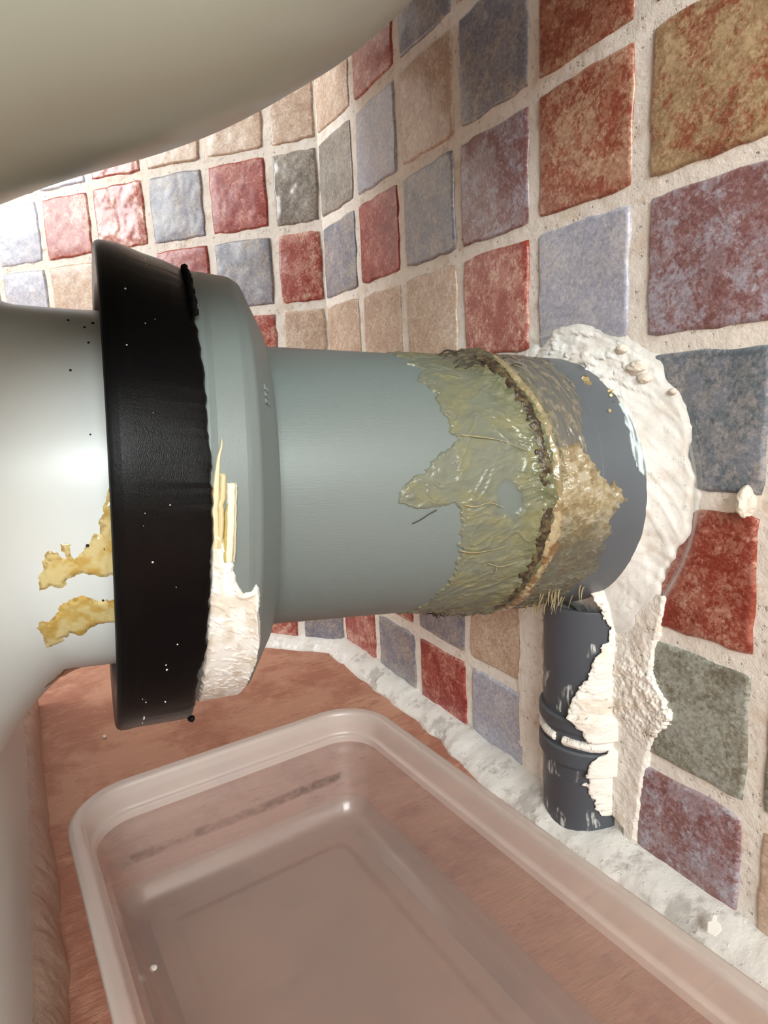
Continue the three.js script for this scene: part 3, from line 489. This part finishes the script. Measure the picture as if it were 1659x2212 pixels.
// ---------------------------------------------------------------- white sealant round the pipe on the wall
{
  const t = thing('pipe_sealant', 'thick smeared ring of white sealant where the soil pipe meets the tiles', 'sealant', [0.257, 0.174, 0.002]);
  const OUT = [[-180, 66], [-120, 64], [-100, 62], [-80, 62], [-66, 72], [-58, 81], [-50, 81], [-44, 76], [-36, 74], [-26, 71.5], [-15, 71.5], [-5, 73.4], [4, 74.4], [18, 75.4], [32, 76.4], [41, 76.4], [50, 75.6], [66, 74], [79, 73.6], [92, 71.4], [102, 67.5], [130, 66], [180, 66]];
  const ring = (h, color, name, mat, lab, r0, r1, nr) => { const g = grid(420, nr, (a, b, i) => { const deg = (i % 420) / 420 * 360 - 180, r = lerp(r0, r1, b), z = h(deg, r); return [(A[0] + r * Math.cos((deg * Math.PI) / 180)) * MM, (A[1] + r * Math.sin((deg * Math.PI) / 180)) * MM, z * MM]; }, { wrapU: true, uv: (a, b) => [a * 0.4, b * 0.03], color: color && ((a, b, i) => color((i % 420) / 420 * 360 - 180, lerp(r0, r1, b))) }); return t.part(name, g, mat, lab); };
  const per = (deg, f, r, s, o = 3) => { const q = (deg * Math.PI) / 180; return fbm(Math.cos(q) * f + 50, Math.sin(q) * f + r * 0.22 + 50, s, o); };
  ring((deg, r) => {
    const R = table(OUT, deg) + (per(deg, 7, r * 0.08, 81, 4) - 0.5) * 7, k = (R - r) / (R - 57); if (k < 0) return Math.max(0.6, 1.7 + k * 8);
    const lumpy = smooth(30, 60, deg) * smooth(110, 80, deg) + 0.35;
    return 1.7 + 6.5 * clamp(k) ** 1.5 + 0.9 * Math.min(1, k * 6) + lumpy * 2.0 * (per(deg, 9, r * 1.2, 82, 3) - 0.42) * Math.min(1, k * 4) + 0.7 * lumpy * smooth(0.5, 0.62, per(deg, 14, r * 1.5, 83, 3)) * Math.min(1, k * 3);
  }, null, 'sealant_fillet', M.caulk, 'thick white sealant', 57.5, 84, 70);
  // thin dragged film of sealant on the glaze beyond the bead
  ring(() => 2.3, (deg, r) => { const R = table(OUT, deg) + 6 + 9 * (per(deg, 5, 0, 84, 3) - 0.5), st = per(deg, 1.6, r * 3.4 + 6 * per(deg, 2, 0, 87, 2), 85, 4), front = smooth(-62, -40, deg) * smooth(112, 92, deg); return [...lrgb([226, 226, 222]), clamp(smooth(R + 1.5, R - 5, r) * front * (0.04 + 0.55 * smooth(0.42, 0.8, st)), 0, 0.5)]; }, 'sealant_film', M.matte, 'thin dragged film of white sealant', 66, 90, 60);
  const r = rng(44);
  for (const [x, y, s] of [[304, 226, 3.8], [308, 221.5, 3], [296, 234, 2.4], [321, 216, 1.4]]) { const g = new THREE.IcosahedronGeometry(s * MM, 3), P = g.attributes.position; for (let i = 0; i < P.count; i++) { const k = 0.75 + 0.6 * fbm(P.getX(i) * 500 + x, P.getY(i) * 500 + P.getZ(i) * 300, 88, 3); P.setXYZ(i, P.getX(i) * k * 1.2, P.getY(i) * k * 0.8, P.getZ(i) * k * 0.9); } g.computeVertexNormals(); g.translate(x * MM, y * MM, 0.0035); t.part('mortar_crumb', g, M.crumb, 'crumb of old mortar in the sealant'); }
  const dk = new THREE.SphereGeometry(0.0022, 12, 8); dk.scale(0.55, 1.6, 0.5); dk.rotateZ(0.7); dk.translate(0.2955, 0.2165, 0.0085); t.part('dirt_speck', dk, M.dark);
}
// ---------------------------------------------------------------- small vertical waste pipe set in mortar
{
  const cx = 274, cz = -3, rr = 21.5;
  const t = thing('waste_pipe', 'short dark vertical waste pipe half buried in mortar by the floor', 'pipe', [0.274, 0, -0.003]);
  const lathe = (P) => { const g = new THREE.LatheGeometry(P.map(([r, y]) => new THREE.Vector2(r * MM, y * MM)), 64); g.translate(cx * MM, 0, cz * MM); return g; };
  t.part('tube', lathe(fillet([[rr - 2, 0], [rr, 0], [rr, 118], [rr - 2, 118]], 0.5)), M.stub);
  for (const [y, h] of [[61, 7], [44, 9]]) t.part('socket_ring', lathe(fillet([[rr - 0.5, y - h / 2], [rr + 1.6, y - h / 2], [rr + 2.2, y - h / 2 + 1], [rr + 2.2, y + h / 2 - 1], [rr + 1.4, y + h / 2], [rr - 0.5, y + h / 2]], 0.5)), M.stub, 'raised ring of the socket');
  const wp = (r, a, y) => { const q = (a * Math.PI) / 180; return [(cx + r * Math.cos(q)) * MM, y * MM, (cz + r * Math.sin(q)) * MM]; };
  // worn white paint and sealant on it
  t.part('paint_wipe', lump([10, 150, 200], [2, 112, 220], (a, y) => { const m = smooth(0.6, 0.7, fbm(a * 0.05, y * 0.09, 91, 4)); return m > 0.05 && Math.abs(y - 61) > 4.5 && Math.abs(y - 44) > 5.6 ? 0.15 : -0.5; }, (a, y, h) => wp(rr + h, a, y), (a, y) => [...lrgb([214, 214, 212]), clamp(smooth(0.6, 0.74, fbm(a * 0.05, y * 0.09, 91, 4)) * smooth(0.4, 0.6, fbm(a * 0.35, y * 0.12, 92, 3)), 0, 0.8)]), M.matte, 'worn whitish paint wiped on the pipe');
  t.part('sealant_strip', lump([20, 160, 160], [46, 59, 40], (a, y) => { const d = 1 - Math.abs(y - 52.2 - 0.012 * (a - 90)) / (2.1 + 1.8 * (fbm(a * 0.08, 2, 93, 3) - 0.4)); return d < 0 || Math.abs(a - 84) < 4 + 3 * fbm(y * 0.4, 1, 94, 2) ? -0.5 : 0.6 + Math.sqrt(d) * 1.6; }, (a, y, h) => wp(rr + h, a, y)), M.mortar, 'white sealant between the two rings');
  // mortar packed round it, on the wall
  const m = thing('mortar_patch', 'rough cream mortar packed round the short dark waste pipe', 'mortar', [0.3, 0.06, 0]);
  const EDGE = [[0, 308], [6, 308], [20, 310], [39, 312], [54, 314], [66, 317], [72, 322], [80, 326], [86, 323], [92, 318], [97, 315], [112, 317], [124, 320], [150, 322]], INN = [[0, 300], [13, 300], [16, 294], [26, 290], [36, 289], [43, 292], [50, 296], [56, 290], [61, 288], [66, 284], [73, 284], [84, 289], [92, 291], [104, 293], [120, 291], [150, 286]];
  m.part('mortar_bed', lump([278, 332, 160], [0, 132, 380], (x, y) => {
    const n = (fbm(x * 0.35, y * 0.35, 95, 4) - 0.5) * 6 * smooth(60, 74, y) * smooth(104, 92, y) + (fbm(x * 0.3, y * 0.3, 96, 4) - 0.5) * 2, d = Math.min(table(EDGE, y) + n - x, x - table(INN, y) + (fbm(x * 0.16, y * 0.16, 97, 4) - 0.5) * 7);
    const rg = rr + 0.4 + 2.6 * Math.max(smooth(7, 5, Math.abs(y - 61)), smooth(8, 6, Math.abs(y - 44))), pipe = Math.sqrt(Math.max(0, rg ** 2 - (x - cx) ** 2)) + cz, rough = smooth(58, 74, y) * smooth(108, 92, y);
    if (d < 0) return d < -1.5 ? -0.6 : 0.5 + d * 0.5;
    return Math.max(pipe, 1.2) + Math.min(d, 1.6) * 0.9 + (0.9 + 1.4 * rough) * fbm(x * 0.3, y * 0.3, 98, 4) + rough * 1.1 * fbm(x * 0.9, y * 0.9, 99, 3);
  }, (x, y, h) => [x * MM, y * MM, h * MM]), M.mortar);
  m.part('mortar_strip', lump([222, 258, 110], [0, 122, 260], (x, y) => { const d = Math.min(x - 226.5 - (y < 20 ? 2 : 0) + (fbm(x * 0.3, y * 0.12, 105, 3) - 0.5) * 3.4, 253 - x + (fbm(x * 0.4, y * 0.3, 107, 3) - 0.5) * 4); return d < 0 ? -0.5 : Math.min(d * 0.7, 2.2) + 1.0 * fbm(x * 0.5, y * 0.1, 106, 3) + smooth(246, 255, x) * 6; }, (x, y, h) => [x * MM, y * MM, h * MM]), M.mortar, 'smooth vertical strip of mortar');
  const lumpG = new THREE.IcosahedronGeometry(0.0042, 4), P = lumpG.attributes.position; for (let i = 0; i < P.count; i++) { const k = 0.7 + 0.7 * fbm(P.getX(i) * 420 + 3, P.getY(i) * 420 + P.getZ(i) * 200, 110, 3); P.setXYZ(i, P.getX(i) * k * 0.75, P.getY(i) * k * 1.25, P.getZ(i) * k * 0.9); } lumpG.computeVertexNormals(); lumpG.translate(0, 0, 0);
  const nub = mesh('grout_nub', lumpG, M.crumb); nub.position.set(0.3527, 0.1755, 0.0035); wallRight.add(nub);
}
// ---------------------------------------------------------------- sealant beads along the floor
function bead(place, len, wide, high, seed, n = 360) { // place(along, out, up) -> point; quarter-round, lumpy
  const m = 22;
  return grid(n, m, (a, b) => {
    const x = a * len, th = (b * Math.PI) / 2, k = 1 + 0.5 * (fbm(x * 90, b * 2, seed, 3) - 0.5), w = wide(x) * (1 + 0.3 * (fbm(x * 70, 3, seed + 1, 4) - 0.5)), h = high(x) * (1 + 0.35 * (fbm(x * 60, 9, seed + 2, 4) - 0.5)), p = 0.95 + 0.22 * k;
    let o = w * Math.sin(th) ** p, u = h * Math.cos(th) ** p; const lift = 0.0008 * (fbm(x * 260, b * 7, seed + 4, 3) - 0.4) * Math.sin(th * 2);
    return place(x, Math.max(o + lift, -0.001), Math.max(u + lift, -0.001));
  }, { uv: (a, b) => [a * len, b * 0.025] });
}
{
  const b1 = bead((x, o, u) => [x, u - 0.0004, o], 0.56, (x) => 0.018 + 0.007 * smooth(0.15, 0.24, x), (x) => 0.009 + 0.004 * smooth(0, 0.2, 0.2 - x), 120);
  const t = thing('sealant_bead', 'lumpy grubby white sealant bead along the floor under the pipe wall', 'sealant', [0.28, 0, 0]); t.part('bead', b1, M.dirtyCaulk);
  const b2 = bead((x, o, u) => [LD[0] * x + LN[0] * o, u - 0.0004, LD[1] * x + LN[1] * o], 0.34, () => 0.013, (x) => 0.010, 130); b2.index.array.reverse(); b2.computeVertexNormals();
  const t2 = thing('sealant_bead', 'pinkish white sealant bead along the floor of the far left tiled wall', 'sealant', [-0.13, 0, 0.11]); t2.part('bead', b2, M.caulk);
  const b3 = bead((x, o, u) => [-0.039 + x, u - 0.0003, 0.249 - o + 0.0012], 0.42, (x) => 0.0085 + 0.004 * smooth(0.1, 0.28, x), () => 0.022, 140);
  const t3 = thing('sealant_bead', 'brownish stained sealant bead along the foot of the toilet', 'sealant', [0.17, 0, 0.245]); t3.part('bead', b3, std({ color: rgb(176, 148, 132), roughness: 0.3, bumpMap: GRAIN, bumpScale: 0.0006 }));
  const r = rng(66), st = []; for (let i = 0; i < 26; i++) { const x = -0.03 + r() * 0.36, l = 0.006 + r() * 0.02; st.push(tube([[x, 0.0004, 0.2435], [x + l * 0.5, 0.001, 0.2425 + r() * 0.001], [x + l, 0.0006, 0.243]], 0.0003 + r() * 0.0004, 8, 5)); }
  t3.part('dirt_streak', mergeGeometries(st), std({ color: rgb(104, 84, 72), roughness: 0.8 }), 'dark dirt caught along the bead').userData.kind = 'stuff';
}
// ---------------------------------------------------------------- translucent drip box on the floor
{
  const rot = 0.06, c = Math.cos(rot), s = Math.sin(rot), ox = 0.190, oz = 0.0815, Lx = 0.31, Wz = 0.151; // ox, oz: virtual corner of the rim nearest the walls
  const at = (a, b, y) => [ox + a * c + b * s, y, oz - a * s + b * c];
  const loop = (inset, rad, n = 10) => { const pts = [], x0 = inset, x1 = Lx - inset, z0 = inset, z1 = Wz - inset; for (const [cx, cz, a0] of [[x1 - rad, z1 - rad, 0], [x0 + rad, z1 - rad, 90], [x0 + rad, z0 + rad, 180], [x1 - rad, z0 + rad, 270]]) for (let i = 0; i <= n; i++) { const q = ((a0 + (i / n) * 90) * Math.PI) / 180; pts.push([cx + rad * Math.cos(q), cz + rad * Math.sin(q)]); } return pts; };
  const shell = (prof, closeBottom) => { const L = prof.map(([inset, y]) => loop(inset, Math.max(0.006, 0.027 - inset)).map(([a, b]) => at(a, b, y))), n = L[0].length, m = prof.length - 1; const g = grid(n, m, (u, v, i, j) => L[j][i % n], { wrapU: true }); if (!closeBottom) return g; const cen = at(Lx / 2, Wz / 2, prof[m][1]), g2 = grid(n, 1, (u, v, i, j) => (j ? cen : L[m][i % n]), { wrapU: true }); return mergeGeometries([g, g2]); };
  const t = thing('plastic_tub', 'translucent clear plastic tub standing under the leaking pipe joint', 'tub', [ox + Lx / 2, 0, oz + Wz / 2]);
  t.part('side_wall', shell(fillet([[0.0088, 0.0405], [0.0094, 0.0385], [0.0112, 0.034], [0.0145, 0.011], [0.0185, 0.0045], [0.025, 0.0022]], 0.003, 4).map((p) => p), false), M.box);
  t.part('base_edge', shell(fillet([[0.0142, 0.0125], [0.0146, 0.0105], [0.0182, 0.0041], [0.0255, 0.0019]], 0.002, 3), false), M.edge, 'thicker milky lower edge');
  t.part('bottom', mergeGeometries([shell(fillet([[0.025, 0.0022], [0.033, 0.0022], [0.036, 0.0034], [0.044, 0.0034]], 0.0015, 3), true)]), M.base, 'flat bottom with a raised inner panel');
  t.part('rim', shell(fillet([[0.0015, 0.0470], [0.0, 0.0475], [-0.0002, 0.0545], [0.0012, 0.0556], [0.0046, 0.0554], [0.0056, 0.0540], [0.0068, 0.0450], [0.0074, 0.0440], [0.0084, 0.0436], [0.0088, 0.0405]], 0.0007, 3), false), M.lip, 'thicker milky lip');
  // patchy dark line laid on the far end wall
  t.part('dark_line', grid(140, 10, (a, b) => { const z = lerp(0.016, 0.140, a), y = 0.0235 + (b - 0.5) * 0.006 + 0.0012 * (fbm(a * 14, 2, 150, 3) - 0.5), inset = 0.0128; return at(inset + 0.0004, z, y); }, { color: (a, b) => { const n = fbm(a * 60, b * 4, 151, 4), e = Math.sin(b * Math.PI), tex = (0.45 + 0.55 * smooth(0.35, 0.6, n)) * e; return [...lrgb([96, 84, 80]), clamp(tex * (0.3 + 0.4 * smooth(0.3, 0.7, fbm(a * 9, 3, 152, 2))) * smooth(0, 0.06, a) * smooth(1, 0.9, a), 0, 0.7)]; } }), M.matte, 'patchy grey line on the far end wall');
  const dot = new THREE.SphereGeometry(0.0016, 16, 8, 0, Math.PI * 2, 0, Math.PI / 2); dot.scale(1, 0.4, 1); dot.translate(0.2515, 0.0036, 0.2085);
  t.part('drip', dot, M.white, 'whitish dried drip');
}
// ---------------------------------------------------------------- crumbs
{
  const f = new THREE.ExtrudeGeometry(new THREE.Shape([[-2, -3], [0.6, -3.4], [2.4, -0.6], [1.6, 1.2], [0.4, 1.6], [0.2, 3.6], [-0.8, 3.2], [-1, 1], [-2.2, 0.4]].map(([x, y]) => new THREE.Vector2(x * MM, y * MM))), { depth: 0.0006, bevelEnabled: true, bevelSize: 0.0002, bevelThickness: 0.0001, bevelSegments: 1 });
  const o = mesh('paint_flake', f, M.white); o.position.set(0.3575, 0.0108, 0.0165); o.rotation.set(-0.75, 0.25, 0.3); o.userData = { label: 'ragged white paint flake stuck on the grubby sealant bead beside the tub', category: 'flake' }; scene.add(o);
  const crumbs = [[0.117, 0.001, 0.2195, 'white crumb of plaster on the floor between toilet foot and tub', 0.0014], [0.042, 0.001, 0.204, 'small white crumb on the floor below the black seal', 0.0013]];
  for (const [x, y, z, label, s] of crumbs) { const g = new THREE.DodecahedronGeometry(s, 0); g.scale(1.3, 0.8, 1); const o = mesh(numbered('plaster_crumb'), g, M.white); o.position.set(x, y, z); o.userData = { label, category: 'crumb' }; scene.add(o); }
}
renderer.render(scene, camera);
